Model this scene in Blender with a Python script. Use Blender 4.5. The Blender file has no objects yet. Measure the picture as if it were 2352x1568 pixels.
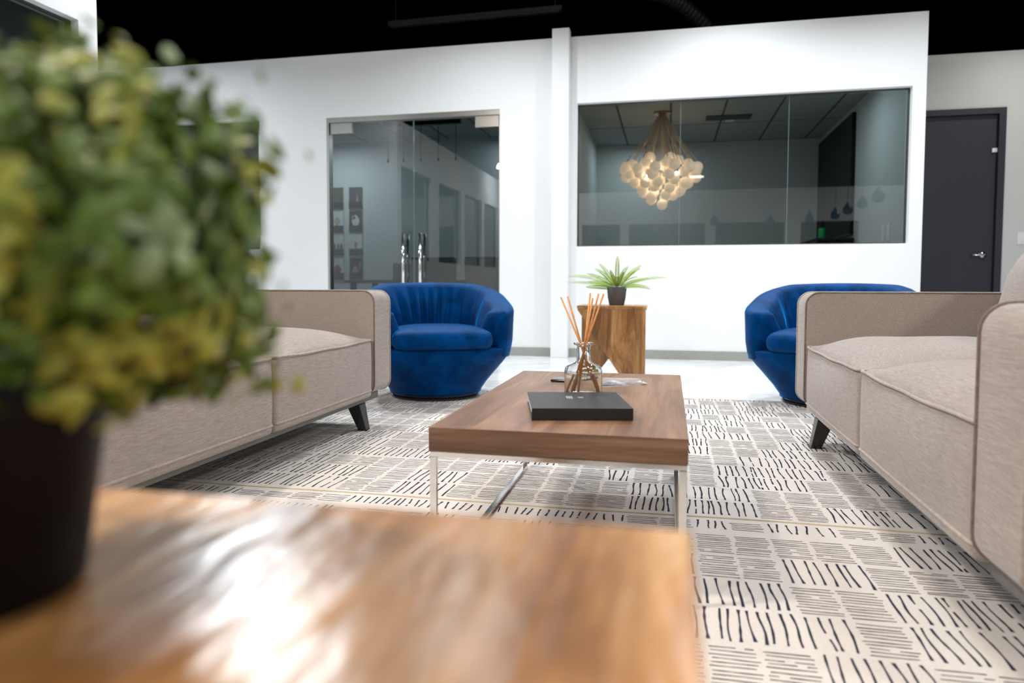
import bpy, math, random
from mathutils import Vector, Matrix
random.seed(7)
C = bpy.context.scene.collection
PI = math.pi
sc = bpy.context.scene

# ------------------------------------------------------------------ camera, world, lights, exposure
cam_d = bpy.data.cameras.new('camera')
cam = bpy.data.objects.new('camera', cam_d)
C.objects.link(cam)
sc.camera = cam
YAW, PITCH, ROLL, H, FPX = 0.22317, 0.05245, -0.00218, 0.70, 1676.07
def cam_rows():
    cy, sy = math.cos(YAW), math.sin(YAW)
    f = Vector((-sy*math.cos(PITCH), cy*math.cos(PITCH), -math.sin(PITCH)))
    r = Vector((cy, sy, 0)); d = f.cross(r)
    cr, sr = math.cos(ROLL), math.sin(ROLL)
    return cr*r+sr*d, -sr*r+cr*d, f
r_, d_, f_ = cam_rows()
cam.matrix_world = Matrix(((r_.x, -d_.x, -f_.x, 0), (r_.y, -d_.y, -f_.y, 0), (r_.z, -d_.z, -f_.z, H), (0, 0, 0, 1)))
cam_d.sensor_width = 36.0
cam_d.lens = FPX*36/2352
cam_d.shift_x = (1176-1154.3)/2352
cam_d.shift_y = (741.3-784)/2352
cam_d.clip_start = 0.02
cam_d.dof.use_dof = True
cam_d.dof.focus_distance = 2.7
cam_d.dof.aperture_fstop = 2.7

w = bpy.data.worlds.new('world'); sc.world = w; w.use_nodes = True
w.node_tree.nodes['Background'].inputs[0].default_value = (0, 0, 0, 1)
w.node_tree.nodes['Background'].inputs[1].default_value = 0
sc.view_settings.view_transform = 'Standard'
sc.view_settings.look = 'None'
sc.view_settings.gamma = 1
sc.view_settings.use_curve_mapping = False
sc.view_settings.exposure = 0.0

def area(name, loc, size, power, col=(1, 1, 1), aim=None, spread=180, sy=None):
    l = bpy.data.lights.new(name, 'AREA'); l.energy = power; l.color = col; l.size = size
    l.shape = 'DISK'
    if sy: l.shape = 'RECTANGLE'; l.size_y = sy
    l.spread = math.radians(spread)
    o = bpy.data.objects.new(name, l); C.objects.link(o); o.location = loc
    if aim:
        o.rotation_euler = (Vector(aim)-Vector(loc)).to_track_quat('-Z', 'Y').to_euler()
    return o
COOL = (0.90, 0.96, 1.0); NEUT = (1.0, 0.97, 0.93); WARM = (1.0, 0.91, 0.81)
# ceiling downlights of the lounge (all above the frame)
for (x, y, p) in ((-1.6, 5.7, 38), (0.5, 5.9, 50), (2.1, 5.6, 42), (0.3, 3.4, 28), (2.6, 3.0, 26)):
    area('downlight', (x, y, 3.45), 0.22, p, COOL, spread=150)
area('track_light', (-3.2, 5.3, 3.45), 0.30, 78, COOL, aim=(-1.0, 1.6, 0.2))      # aimed back at the seating
for (x, y, p) in ((-2.1, 0.6, 80), (4.4, 0.8, 60), (-2.5, -2.0, 60), (4.8, -2.0, 50)):
    area('downlight', (x, y, 3.45), 0.30, p, WARM, aim=(x*0.6, y+1.0, 0), spread=170)
area('wall_washer', (-2.9, -1.3, 3.4), 0.2, 26, COOL, aim=(-3.8, -1.3, 2.4), spread=100)
area('corridor_light', (3.4, 7.5, 3.3), 0.3, 12, NEUT, spread=160)
area('corridor_light', (-5.2, 5.6, 3.3), 0.3, 45, COOL, spread=160)
area('rear_fill', (5.2, -2.9, 3.9), 0.4, 45, COOL, spread=170)  # added fill for the mirrored pendants, no fixture modelled
area('rear_fill', (-2.6, -3.4, 3.9), 0.4, 45, COOL, spread=170)  # added fill that brightens wall_front for its reflection
area('downlight', (-0.2, 0.9, 4.0), 0.5, 34, WARM, spread=140)
area('room_fill', (-4.6, 9.2, 2.70), 0.5, 16, COOL)  # added fills from here on, lifting the dim rooms behind the glass
area('room_fill', (-2.0, 9.6, 2.70), 0.3, 6, COOL)
area('room_fill', (-0.4, 10.4, 2.70), 0.3, 9, COOL)
area('room_fill', (1.3, 8.0, 2.70), 0.3, 12, COOL)
area('room_fill', (-5.5, 1.5, 2.9), 0.5, 4, COOL)

# ------------------------------------------------------------------ helpers
def srgb(*c):
    return tuple(((v/255)/12.92 if v/255 <= 0.04045 else ((v/255+0.055)/1.055)**2.4) for v in c)

class NT:
    def __init__(s, name):
        s.m = bpy.data.materials.new(name); s.m.use_nodes = True
        s.t = s.m.node_tree; s.n = s.t.nodes; s.l = s.t.links
        s.b = s.n['Principled BSDF']; s.out = s.n['Material Output']
    def node(s, typ, **kw):
        n = s.n.new(typ)
        for k, v in kw.items():
            if k.startswith('i_'):
                n.inputs[k[2:].replace('_', ' ')].default_value = v
            else:
                setattr(n, k, v)
        return n
    def link(s, a, b): s.l.new(a, b)
    def coords(s, scale=(1, 1, 1), rot=(0, 0, 0)):
        tc = s.node('ShaderNodeTexCoord'); mp = s.node('ShaderNodeMapping')
        mp.inputs['Scale'].default_value = scale; mp.inputs['Rotation'].default_value = rot
        s.link(tc.outputs['Object'], mp.inputs[0]); return mp.outputs[0]
    def noise(s, vec, scale, detail=3, rough=0.5, dist=0.0):
        n = s.node('ShaderNodeTexNoise'); n.inputs['Scale'].default_value = scale
        n.inputs['Detail'].default_value = detail; n.inputs['Roughness'].default_value = rough
        n.inputs['Distortion'].default_value = dist
        s.link(vec, n.inputs['Vector']); return n.outputs['Fac']
    def ramp(s, fac, stops):
        r = s.node('ShaderNodeValToRGB'); e = r.color_ramp.elements
        while len(e) < len(stops): e.new(0.5)
        for i, (p, c) in enumerate(stops):
            e[i].position = p; e[i].color = (*c, 1) if len(c) == 3 else c
        s.link(fac, r.inputs[0]); return r.outputs[0]
    def mix(s, fac, a, b, mode='MIX'):
        m = s.node('ShaderNodeMix', data_type='RGBA', blend_type=mode)
        for sock, v in ((m.inputs[0], fac), (m.inputs[6], a), (m.inputs[7], b)):
            if isinstance(v, (int, float)): sock.default_value = v
            elif isinstance(v, tuple): sock.default_value = (*v, 1) if len(v) == 3 else v
            else: s.link(v, sock)
        return m.outputs[2]
    def bump(s, fac, strength=0.3, dist=0.002):
        b = s.node('ShaderNodeBump'); b.inputs['Strength'].default_value = strength
        b.inputs['Distance'].default_value = dist
        s.link(fac, b.inputs['Height']); s.link(b.outputs[0], s.b.inputs['Normal'])
    def set(s, **kw):
        for k, v in kw.items():
            inp = s.b.inputs[k.replace('_', ' ')]
            if isinstance(v, (tuple, float, int)):
                inp.default_value = (*v, 1) if isinstance(v, tuple) and len(v) == 3 else v
            else: s.link(v, inp)
        return s

def plain(name, col, rough=0.5, metal=0.0, var=0.04, scale=30, **kw):
    k = NT(name); v = k.noise(k.coords(), scale)
    c = k.ramp(v, [(0.3, tuple(x*(1-var) for x in col)), (0.7, tuple(min(1, x*(1+var)) for x in col))])
    k.set(Base_Color=c, Roughness=rough, Metallic=metal)
    for a, b in kw.items(): k.set(**{a: b})
    return k.m

M = {}
M['wall'] = plain('wall_paint', (0.775, 0.785, 0.795), 0.6, var=0.01, scale=3)
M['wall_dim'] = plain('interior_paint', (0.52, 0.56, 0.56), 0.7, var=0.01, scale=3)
M['wall_grey'] = plain('grey_paint', (0.60, 0.61, 0.60), 0.7, var=0.01, scale=3)
M['black'] = plain('black_ceiling', (0.0006, 0.0006, 0.0007), 1.0, var=0.1)
M['black'].node_tree.nodes['Principled BSDF'].inputs['Specular IOR Level'].default_value = 0.0
M['duct_dark'] = plain('dark_duct', (0.03, 0.03, 0.032), 0.5, var=0.2)
M['baseboard'] = plain('baseboard_grey', (0.30, 0.30, 0.28), 0.6)
M['steel'] = plain('brushed_steel', (0.48, 0.465, 0.44), 0.28, 1.0, var=0.05, scale=60)
M['chrome'] = plain('chrome', (0.78, 0.77, 0.75), 0.12, 1.0, var=0.03)
M['black_metal'] = plain('black_metal', (0.012, 0.012, 0.013), 0.25, 0.6)
M['black_gloss'] = plain('black_gloss', (0.01, 0.01, 0.011), 0.12)
M['dark_frame'] = plain('dark_window_frame', (0.03, 0.035, 0.035), 0.4)
M['door_dark'] = plain('charcoal_door', (0.018, 0.020, 0.032), 0.55, var=0.1, scale=200)
M['white_plastic'] = plain('white_plastic', (0.8, 0.8, 0.8), 0.35)
M['sofa_base'] = plain('sofa_plinth', (0.13, 0.125, 0.115), 0.5)
M['sofa_leg'] = plain('dark_wood_leg', (0.016, 0.014, 0.014), 0.25)
M['screen'] = plain('dark_screen', (0.006, 0.008, 0.008), 0.6)
M['leather'] = plain('black_book_cloth', (0.014, 0.014, 0.016), 0.45, var=0.2, scale=300)
M['paper'] = plain('paper', (0.78, 0.78, 0.80), 0.7)
M['silver'] = plain('silver_foil', (0.7, 0.66, 0.62), 0.3, 0.6)
M['pot_grey'] = plain('fern_pot_grey', (0.085, 0.075, 0.082), 0.75, var=0.12, scale=150)
M['pot_dark'] = plain('dark_pot', (0.0045, 0.003, 0.005), 0.5, var=0.15, scale=60)
M['binding'] = plain('rug_binding', (0.50, 0.42, 0.27), 0.9, var=0.1, scale=200)
M['stroke_v'] = plain('navy_stroke', (0.010, 0.014, 0.035), 0.95, var=0.3, scale=300)
M['stroke_h'] = plain('charcoal_stroke', (0.009, 0.011, 0.022), 0.95, var=0.3, scale=300)
M['reed'] = plain('amber_reed', (0.62, 0.27, 0.075), 0.5, var=0.15, scale=80)
M['chair_grey'] = plain('meeting_chair_grey', (0.11, 0.12, 0.14), 0.8)
M['table_brown'] = plain('meeting_table_brown', (0.10, 0.07, 0.05), 0.4)
M['pot_dark'].node_tree.nodes['Principled BSDF'].inputs['Specular IOR Level'].default_value = 0.15
M['soil'] = plain('soil', (0.02, 0.014, 0.01), 0.9)
M['green_can'] = plain('green_label', (0.0, 0.35, 0.08), 0.4)
M['twine'] = plain('chandelier_cord', (0.50, 0.42, 0.32), 0.7)
M['copper'] = plain('copper_canopy', (0.6, 0.3, 0.2), 0.3, 0.8)
M['flower'] = plain('white_petal', (0.6, 0.66, 0.66), 0.6)

def fabric(name, a, b, sc1, sheen=0.25):
    k = NT(name)
    v1 = k.noise(k.coords(sc1), 1.0, 4, 0.65)
    v2 = k.noise(k.coords((700, 700, 700)), 1.0, 1)
    v3 = k.noise(k.coords((3, 3, 3)), 1.0, 2)
    c = k.ramp(v1, [(0.32, a), (0.68, b)])
    c = k.mix(k.ramp(v2, [(0.35, (0.30,)*3), (0.65, (0.70,)*3)]), c, (0.5, 0.5, 0.5), 'MIX') if False else k.mix(0.5, c, k.ramp(v2, [(0.3, (0.28,)*3), (0.7, (0.72,)*3)]), 'OVERLAY')
    c = k.mix(0.25, c, k.ramp(v3, [(0.3, (0.40,)*3), (0.7, (0.60,)*3)]), 'OVERLAY')
    k.set(Base_Color=c, Roughness=0.95, Sheen_Weight=sheen, Sheen_Roughness=0.5)
    k.bump(v1, 0.15, 0.002)
    return k.m
M['sofa'] = fabric('taupe_linen', (0.235, 0.192, 0.172), (0.375, 0.318, 0.290), (22, 300, 420))
M['piping'] = fabric('taupe_piping', (0.30, 0.245, 0.21), (0.42, 0.35, 0.31), (60, 60, 60))
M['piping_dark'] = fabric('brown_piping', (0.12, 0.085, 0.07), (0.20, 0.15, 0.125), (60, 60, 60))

k = NT('blue_velvet')
v1 = k.noise(k.coords(), 9, 4, 0.6, 0.8)
v2 = k.noise(k.coords(), 500, 1)
c = k.ramp(v1, [(0.35, (0.0002, 0.013, 0.070)), (0.65, (0.0006, 0.036, 0.165))])
k.set(Base_Color=c, Roughness=0.66, Sheen_Weight=1.0, Sheen_Roughness=0.22, Sheen_Tint=(0.0, 0.36, 0.98), Specular_IOR_Level=0.6, Specular_Tint=(0.0, 0.40, 1.0))
k.bump(v2, 0.2, 0.001)
M['velvet'] = k.m

def wood(name, stops, sc1, sc2, rough=0.4, bumps=0.15, var=0.35):
    k = NT(name)
    v1 = k.noise(k.coords(sc1), 1.0, 5, 0.6, 0.6)
    v2 = k.noise(k.coords(sc2), 1.0, 3, 0.5)
    c = k.ramp(v1, stops)
    c = k.mix(var, c, k.ramp(v2, [(0.3, (0.3,)*3), (0.7, (0.7,)*3)]), 'OVERLAY')
    k.set(Base_Color=c, Roughness=rough)
    k.bump(v2, bumps, 0.002)
    return k.m
WS = [(0.28, (0.110, 0.050, 0.026)), (0.5, (0.220, 0.110, 0.059)), (0.72, (0.35, 0.198, 0.118))]
M['walnut_y'] = wood('walnut_top', WS, (14, 1.6, 14), (160, 4, 160), 0.38, 0.06)
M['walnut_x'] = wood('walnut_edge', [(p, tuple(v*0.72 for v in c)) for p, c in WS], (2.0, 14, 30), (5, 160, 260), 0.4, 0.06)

def rustic(name, planks, axis, g=1.0):
    k = NT(name)
    sc1 = (9, 1.4, 9) if axis == 'y' else (9, 9, 1.6)
    sc2 = (90, 5, 90) if axis == 'y' else (90, 90, 5)
    v1 = k.noise(k.coords(sc1), 1.0, 5, 0.65, 1.2)
    v2 = k.noise(k.coords(sc2), 1.0, 3, 0.6)
    c = k.ramp(v1, [(p, tuple(q*g for q in cc)) for p, cc in ((0.30, (0.11, 0.045, 0.014)), (0.45, (0.29, 0.125, 0.036)), (0.57, (0.47, 0.235, 0.080)), (0.72, (0.52, 0.34, 0.17)))])
    c = k.mix(0.45, c, k.ramp(v2, [(0.3, (0.3,)*3), (0.7, (0.7,)*3)]), 'OVERLAY')
    tc = k.node('ShaderNodeTexCoord'); sep = k.node('ShaderNodeSeparateXYZ'); k.link(tc.outputs['Object'], sep.inputs[0])
    m = k.node('ShaderNodeMath', operation='MULTIPLY'); k.link(sep.outputs[0], m.inputs[0]); m.inputs[1].default_value = planks
    fl = k.node('ShaderNodeMath', operation='FLOOR'); k.link(m.outputs[0], fl.inputs[0])
    wn = k.node('ShaderNodeTexWhiteNoise', noise_dimensions='1D'); k.link(fl.outputs[0], wn.inputs['W'])
    c = k.mix(0.55, c, k.ramp(wn.outputs['Value'], [(0.0, (0.36,)*3), (1.0, (0.66,)*3)]), 'OVERLAY')
    k.set(Base_Color=c, Roughness=0.29)
    v3 = k.noise(k.coords((34, 9, 34) if axis == 'y' else (34, 34, 9)), 1.0, 3)
    k.bump(v3, 0.6, 0.005)
    return k.m
M['rustic_top'] = rustic('rustic_wood_top', 9, 'y')
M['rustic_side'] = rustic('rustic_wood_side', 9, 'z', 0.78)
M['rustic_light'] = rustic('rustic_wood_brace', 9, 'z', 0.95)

k = NT('polished_floor')
v = k.noise(k.coords(), 0.9, 6, 0.65, 1.5)
c = k.ramp(v, [(0.40, (0.74, 0.75, 0.75)), (0.50, (0.60, 0.61, 0.62)), (0.54, (0.76, 0.77, 0.77)), (0.7, (0.80, 0.81, 0.81))])
k.set(Base_Color=c, Roughness=0.22, Specular_IOR_Level=0.5)
M['floor'] = k.m
k = NT('rug_cream')
v = k.noise(k.coords(), 400, 2); v2 = k.noise(k.coords(), 2.5, 2)
c = k.ramp(v, [(0.3, (0.60, 0.55, 0.51)), (0.7, (0.74, 0.69, 0.65))])
k.set(Base_Color=c, Roughness=0.95, Sheen_Weight=0.1)
k.bump(v, 0.3, 0.002)
M['rug'] = k.m

def glass_pane(name, tint, ior=1.5):
    k = NT(name)
    k.n.remove(k.b)
    tr = k.node('ShaderNodeBsdfTransparent'); tr.inputs[0].default_value = (*tint, 1)
    gl = k.node('ShaderNodeBsdfGlossy'); gl.inputs['Roughness'].default_value = 0.0
    fr = k.node('ShaderNodeFresnel'); fr.inputs[0].default_value = ior
    v = k.noise(k.coords(), 1.0, 1)
    mp = k.node('ShaderNodeMapRange'); k.link(v, mp.inputs[0]); mp.inputs['To Min'].default_value = 2.5; mp.inputs['To Max'].default_value = 2.6
    mu = k.node('ShaderNodeMath', operation='MULTIPLY'); mu.use_clamp = True
    k.link(fr.outputs[0], mu.inputs[0]); k.link(mp.outputs[0], mu.inputs[1])
    mx = k.node('ShaderNodeMixShader'); k.link(mu.outputs[0], mx.inputs[0]); k.link(tr.outputs[0], mx.inputs[1]); k.link(gl.outputs[0], mx.inputs[2])
    k.link(mx.outputs[0], k.out.inputs[0]); return k.m
M['glass'] = glass_pane('window_glass', (0.55, 0.64, 0.65))
M['glass_edge'] = plain('glass_edge', (0.16, 0.22, 0.22), 0.2, var=0.02)
k = NT('bottle_glass'); v = k.noise(k.coords(), 5); k.set(Base_Color=k.ramp(v, [(0, (0.99, 0.99, 0.99)), (1, (1, 1, 1))]), Roughness=0.0, Transmission_Weight=1.0, IOR=1.45)
M['bottle_glass'] = k.m
k = NT('diffuser_oil'); v = k.noise(k.coords(), 5); k.set(Base_Color=k.ramp(v, [(0, (1.0, 0.95, 0.78)), (1, (1.0, 0.97, 0.84))]), Roughness=0.0, Transmission_Weight=0.96, IOR=1.30)
M['oil'] = k.m
k = NT('blue_pendant_glass'); v = k.noise(k.coords(), 6); k.set(Base_Color=k.ramp(v, [(0.3, (0.01, 0.08, 0.15)), (0.7, (0.03, 0.16, 0.26))]), Roughness=0.1)
M['blue_glass'] = k.m
def emit(name, col, s, base=(0.8, 0.7, 0.6)):
    k = NT(name); v = k.noise(k.coords(), 8)
    k.set(Base_Color=k.ramp(v, [(0.3, tuple(x*0.96 for x in base)), (0.7, base)]), Roughness=0.5, Emission_Color=col, Emission_Strength=s); return k.m
M['globe'] = emit('frosted_globe', (1.0, 0.64, 0.40), 0.62)
M['bulb'] = emit('bulb', (1.0, 0.85, 0.6), 30)
M['led'] = emit('led_strip', (1.0, 0.93, 0.75), 14)

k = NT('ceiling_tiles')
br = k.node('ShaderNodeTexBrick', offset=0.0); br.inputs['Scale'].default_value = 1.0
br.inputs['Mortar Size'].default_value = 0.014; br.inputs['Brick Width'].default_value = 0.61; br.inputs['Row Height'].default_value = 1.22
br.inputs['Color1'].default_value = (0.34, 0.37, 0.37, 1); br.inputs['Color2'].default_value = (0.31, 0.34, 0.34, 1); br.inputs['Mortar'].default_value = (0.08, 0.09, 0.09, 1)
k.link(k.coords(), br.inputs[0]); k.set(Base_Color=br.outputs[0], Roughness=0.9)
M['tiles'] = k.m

def leafmat(name, a, b, rough=0.5):
    k = NT(name); v = k.noise(k.coords(), 25, 3)
    k.set(Base_Color=k.ramp(v, [(0.3, a), (0.7, b)]), Roughness=rough, Transmission_Weight=0.0)
    return k.m
M['fern'] = leafmat('fern_green', (0.14, 0.27, 0.003), (0.33, 0.45, 0.008))
M['fern_dark'] = leafmat('fern_dark_green', (0.03, 0.12, 0.008), (0.09, 0.24, 0.015))
M['leaf_a'] = leafmat('leaf_green', (0.05, 0.12, 0.008), (0.15, 0.23, 0.02))
M['leaf_b'] = leafmat('leaf_yellow_green', (0.22, 0.25, 0.02), (0.44, 0.45, 0.08))
M['leaf_c'] = leafmat('leaf_pale_green', (0.22, 0.32, 0.15), (0.36, 0.45, 0.25))
M['leaf_core'] = leafmat('leaf_shaded_core', (0.008, 0.022, 0.003), (0.02, 0.045, 0.006))  # inner leaves coloured darker to paint in the shade of the gaps
M['stem'] = plain('stem', (0.12, 0.10, 0.04), 0.7)

class MB:
    def __init__(s): s.v = []; s.f = []; s.mi = []
    def add(s, vs, fs, mi=0):
        o = len(s.v); s.v += [tuple(p) for p in vs]; s.f += [tuple(i+o for i in f) for f in fs]; s.mi += [mi]*len(fs)
    def box(s, x0, x1, y0, y1, z0, z1, mi=0):
        vs = [(x, y, z) for z in (z0, z1) for y in (y0, y1) for x in (x0, x1)]
        s.add(vs, [(0, 2, 3, 1), (4, 5, 7, 6), (0, 1, 5, 4), (2, 6, 7, 3), (0, 4, 6, 2), (1, 3, 7, 5)], mi)
    def rbox(s, c, d, r, seg=6, disp=None, mi=0):
        h = [x/2 for x in d]
        ax = []
        for i in range(3):
            rr = min(r, h[i]*0.98); inner = h[i]-rr
            t = [-h[i], -h[i]+rr*0.12, -h[i]+rr*0.4, -h[i]+rr*0.7]
            n = seg if isinstance(seg, int) else seg[i]
            t += [-inner+2*inner*k/n for k in range(n+1)]
            t += [-q for q in (t[3], t[2], t[1], t[0])]
            ax.append(t)
        idx = {}; vs = []; fs = []
        def V(i, j, k):
            if (i, j, k) in idx: return idx[(i, j, k)]
            p = Vector((ax[0][i], ax[1][j], ax[2][k]))
            q = Vector([max(-(h[a]-min(r, h[a]*0.98)), min(h[a]-min(r, h[a]*0.98), p[a])) for a in range(3)])
            n = p-q
            if n.length > 1e-9: p = q+n.normalized()*min(r, min(h)*0.98)
            p = p+Vector(c)
            if disp: p = Vector(disp(p))
            vs.append(tuple(p)); idx[(i, j, k)] = len(vs)-1
            return idx[(i, j, k)]
        n = [len(a)-1 for a in ax]
        for i in range(n[0]):
            for j in range(n[1]):
                fs.append((V(i, j, 0), V(i, j+1, 0), V(i+1, j+1, 0), V(i+1, j, 0)))
                fs.append((V(i, j, n[2]), V(i+1, j, n[2]), V(i+1, j+1, n[2]), V(i, j+1, n[2])))
        for i in range(n[0]):
            for k in range(n[2]):
                fs.append((V(i, 0, k), V(i+1, 0, k), V(i+1, 0, k+1), V(i, 0, k+1)))
                fs.append((V(i, n[1], k), V(i, n[1], k+1), V(i+1, n[1], k+1), V(i+1, n[1], k)))
        for j in range(n[1]):
            for k in range(n[2]):
                fs.append((V(0, j, k), V(0, j, k+1), V(0, j+1, k+1), V(0, j+1, k)))
                fs.append((V(n[0], j, k), V(n[0], j+1, k), V(n[0], j+1, k+1), V(n[0], j, k+1)))
        s.add(vs, fs, mi)
    def tube(s, pts, r, n=8, closed=False, mi=0):
        pts = [Vector(p) for p in pts]; N = len(pts); vs = []; fs = []
        up = None
        for i, p in enumerate(pts):
            a = pts[i-1] if (i > 0 or closed) else p
            b = pts[(i+1) % N] if (i < N-1 or closed) else p
            t = (b-a).normalized()
            if up is None:
                up = Vector((0, 0, 1)) if abs(t.z) < 0.9 else Vector((1, 0, 0))
            e1 = t.cross(up)
            if e1.length < 1e-6: e1 = t.orthogonal()
            e1.normalize(); e2 = e1.cross(t).normalized(); up = e2
            rr = r[i] if isinstance(r, (list, tuple)) else r
            for k in range(n):
                an = 2*PI*k/n; vs.append(p+(e1*math.cos(an)+e2*math.sin(an))*rr)
        for i in range(N if closed else N-1):
            j = (i+1) % N
            for k in range(n):
                l = (k+1) % n; fs.append((i*n+k, j*n+k, j*n+l, i*n+l))
        if not closed:
            fs.append(tuple(range(n))); fs.append(tuple((N-1)*n+k for k in reversed(range(n))))
        s.add(vs, fs, mi)
    def lathe(s, prof, c=(0, 0, 0), n=32, mi=0):
        vs = []; fs = []
        for (r, z) in prof:
            for k in range(n):
                a = 2*PI*k/n; vs.append((c[0]+r*math.cos(a), c[1]+r*math.sin(a), c[2]+z))
        for i in range(len(prof)-1):
            for k in range(n):
                l = (k+1) % n; fs.append((i*n+k, i*n+l, (i+1)*n+l, (i+1)*n+k))
        if prof[0][0] > 1e-5: fs.append(tuple(reversed(range(n))))
        if prof[-1][0] > 1e-5: fs.append(tuple((len(prof)-1)*n+k for k in range(n)))
        s.add(vs, fs, mi)
    def prism(s, poly, y0, y1, mi=0):            # polygon in xz (ccw seen from -y)
        n = len(poly)
        vs = [(x, y0, z) for x, z in poly]+[(x, y1, z) for x, z in poly]
        fs = [tuple(range(n)), tuple(reversed(range(n, 2*n)))]+[(i, i+n, (i+1) % n+n, (i+1) % n) for i in range(n)]
        s.add(vs, fs, mi)
    def build(s, name, mats, parent=None, loc=(0, 0, 0), rz=0, smooth=False, bevel=0, sub=0):
        me = bpy.data.meshes.new(name); me.from_pydata(s.v, [], s.f)
        if not isinstance(mats, (list, tuple)): mats = [mats]
        for m in mats: me.materials.append(M[m] if isinstance(m, str) else m)
        me.polygons.foreach_set('material_index', s.mi)
        if smooth: me.polygons.foreach_set('use_smooth', [True]*len(me.polygons))
        me.update()
        o = bpy.data.objects.new(name, me); C.objects.link(o); o.location = loc; o.rotation_euler = (0, 0, rz)
        if parent: o.parent = parent
        if bevel:
            b = o.modifiers.new('bevel', 'BEVEL'); b.width = bevel; b.segments = 2; b.limit_method = 'ANGLE'
        if sub:
            q = o.modifiers.new('sub', 'SUBSURF'); q.levels = sub; q.render_levels = sub
        return o

def thing(name, label, cat, loc=(0, 0, 0), rz=0, group=None):
    o = bpy.data.objects.new(name, None); C.objects.link(o); o.location = loc; o.rotation_euler = (0, 0, rz)
    o.empty_display_size = 0.1
    o['label'] = label; o['category'] = cat
    if group: o['group'] = group
    return o
def tag(o, label, cat, group=None):
    o['label'] = label; o['category'] = cat
    if group: o['group'] = group
    return o
def struct(mb, name, mat, **kw):
    o = mb.build(name, mat, **kw); o['kind'] = 'structure'; return o
def sempty(name, loc=(0, 0, 0)):
    o = bpy.data.objects.new(name, None); C.objects.link(o); o.location = loc; o['kind'] = 'structure'; return o
def copy_tree(o, parent=None):
    c = o.copy(); C.objects.link(c); c.parent = parent
    for ch in o.children: copy_tree(ch, c)
    return c

# ------------------------------------------------------------------ the shell
YW = 7.036                                       # face of the back wall
m = MB(); m.box(-7.4, 6.2, -5.2, 11.3, -0.1, 0); struct(m, 'floor', 'floor')
m = MB(); m.box(-7.4, 6.2, -5.2, 11.5, 4.1, 4.2); struct(m, 'ceiling', 'black')

def holed_wall(name, x0, x1, y0, y1, z1, holes, mat, axis='x'):
    """wall slab from x0..x1 (along axis) with rectangular holes (a0,a1,z0,z1)"""
    m = MB(); xs = sorted({x0, x1, *[h[0] for h in holes], *[h[1] for h in holes]})
    zs = sorted({0, z1, *[h[2] for h in holes], *[h[3] for h in holes]})
    def solid(i, j):
        if i < 0 or j < 0 or i >= len(xs)-1 or j >= len(zs)-1: return False
        cx, cz = (xs[i]+xs[i+1])/2, (zs[j]+zs[j+1])/2
        return not any(h[0] < cx < h[1] and h[2] < cz < h[3] for h in holes)
    def P(a, b, z): return (a, b, z) if axis == 'x' else (b, a, z)
    for i in range(len(xs)-1):
        for j in range(len(zs)-1):
            if not solid(i, j): continue
            a, b, c, d = xs[i], xs[i+1], zs[j], zs[j+1]
            m.add([P(a, y0, c), P(b, y0, c), P(b, y0, d), P(a, y0, d)], [(0, 1, 2, 3)])
            m.add([P(a, y1, c), P(b, y1, c), P(b, y1, d), P(a, y1, d)], [(3, 2, 1, 0)])
            if not solid(i-1, j): m.add([P(a, y0, c), P(a, y1, c), P(a, y1, d), P(a, y0, d)], [(0, 3, 2, 1)])
            if not solid(i+1, j): m.add([P(b, y0, c), P(b, y1, c), P(b, y1, d), P(b, y0, d)], [(0, 1, 2, 3)])
            if not solid(i, j-1): m.add([P(a, y0, c), P(b, y0, c), P(b, y1, c), P(a, y1, c)], [(3, 2, 1, 0)])
            if not solid(i, j+1): m.add([P(a, y0, d), P(b, y0, d), P(b, y1, d), P(a, y1, d)], [(0, 1, 2, 3)])
    return struct(m, name, mat)
holed_wall('wall_back', -7.2, 2.146, YW, YW+0.14, 3.05,
           [(-5.64, -4.242, 1.07, 2.43), (-3.468, -1.628, 0, 2.412), (-0.872, 2.038, 1.068, 2.426)], 'wall')
m = MB(); m.box(-1.098, -0.937, 6.915, YW-0.001, 0, 3.10); struct(m, 'wall_pier', 'wall', bevel=0.004)
for (a, b) in ((-7.2, -3.47), (-1.626, -1.099), (-0.936, 2.146)):
    m = MB(); m.box(a, b, YW-0.012, YW-0.0005, 0, 0.085); struct(m, 'baseboard_back', 'baseboard')
LW = -3.785
WH = [(2.72, 4.13, 1.075, 2.42), (1.0, 2.35, 1.075, 2.42), (-0.55, 0.75, 1.075, 2.42), (-2.0, -0.75, 1.075, 2.42)]
holed_wall('wall_left', -4.65, 4.29, LW-0.13, LW, 3.05, WH, 'wall', axis='y')
m = MB(); m.box(LW-3.4, LW-0.13, 4.16, 4.29, 0, 3.05); struct(m, 'wall_left_return', 'wall')
m = MB(); m.box(-7.3, -7.2, -4.8, 11.2, 0, 3.3); struct(m, 'wall_far_left', 'wall_dim')
holed_wall('wall_front', -7.2, 6.0, -4.8, -4.65, 3.05,
           [(-2.2, -1.22, 0, 2.24), (-1.0, 0.87, 0, 2.24), (1.12, 2.73, 0, 2.24), (3.1, 4.4, 0, 2.24)], 'wall')
m = MB(); m.box(6.0, 6.1, -4.8, 8.5, 0, 3.3); struct(m, 'wall_right', 'wall_grey')
holed_wall('wall_corridor', 2.15, 6.0, 8.38, 8.5, 3.05, [(2.40, 3.288, 0, 2.49)], 'wall_grey')
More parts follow.
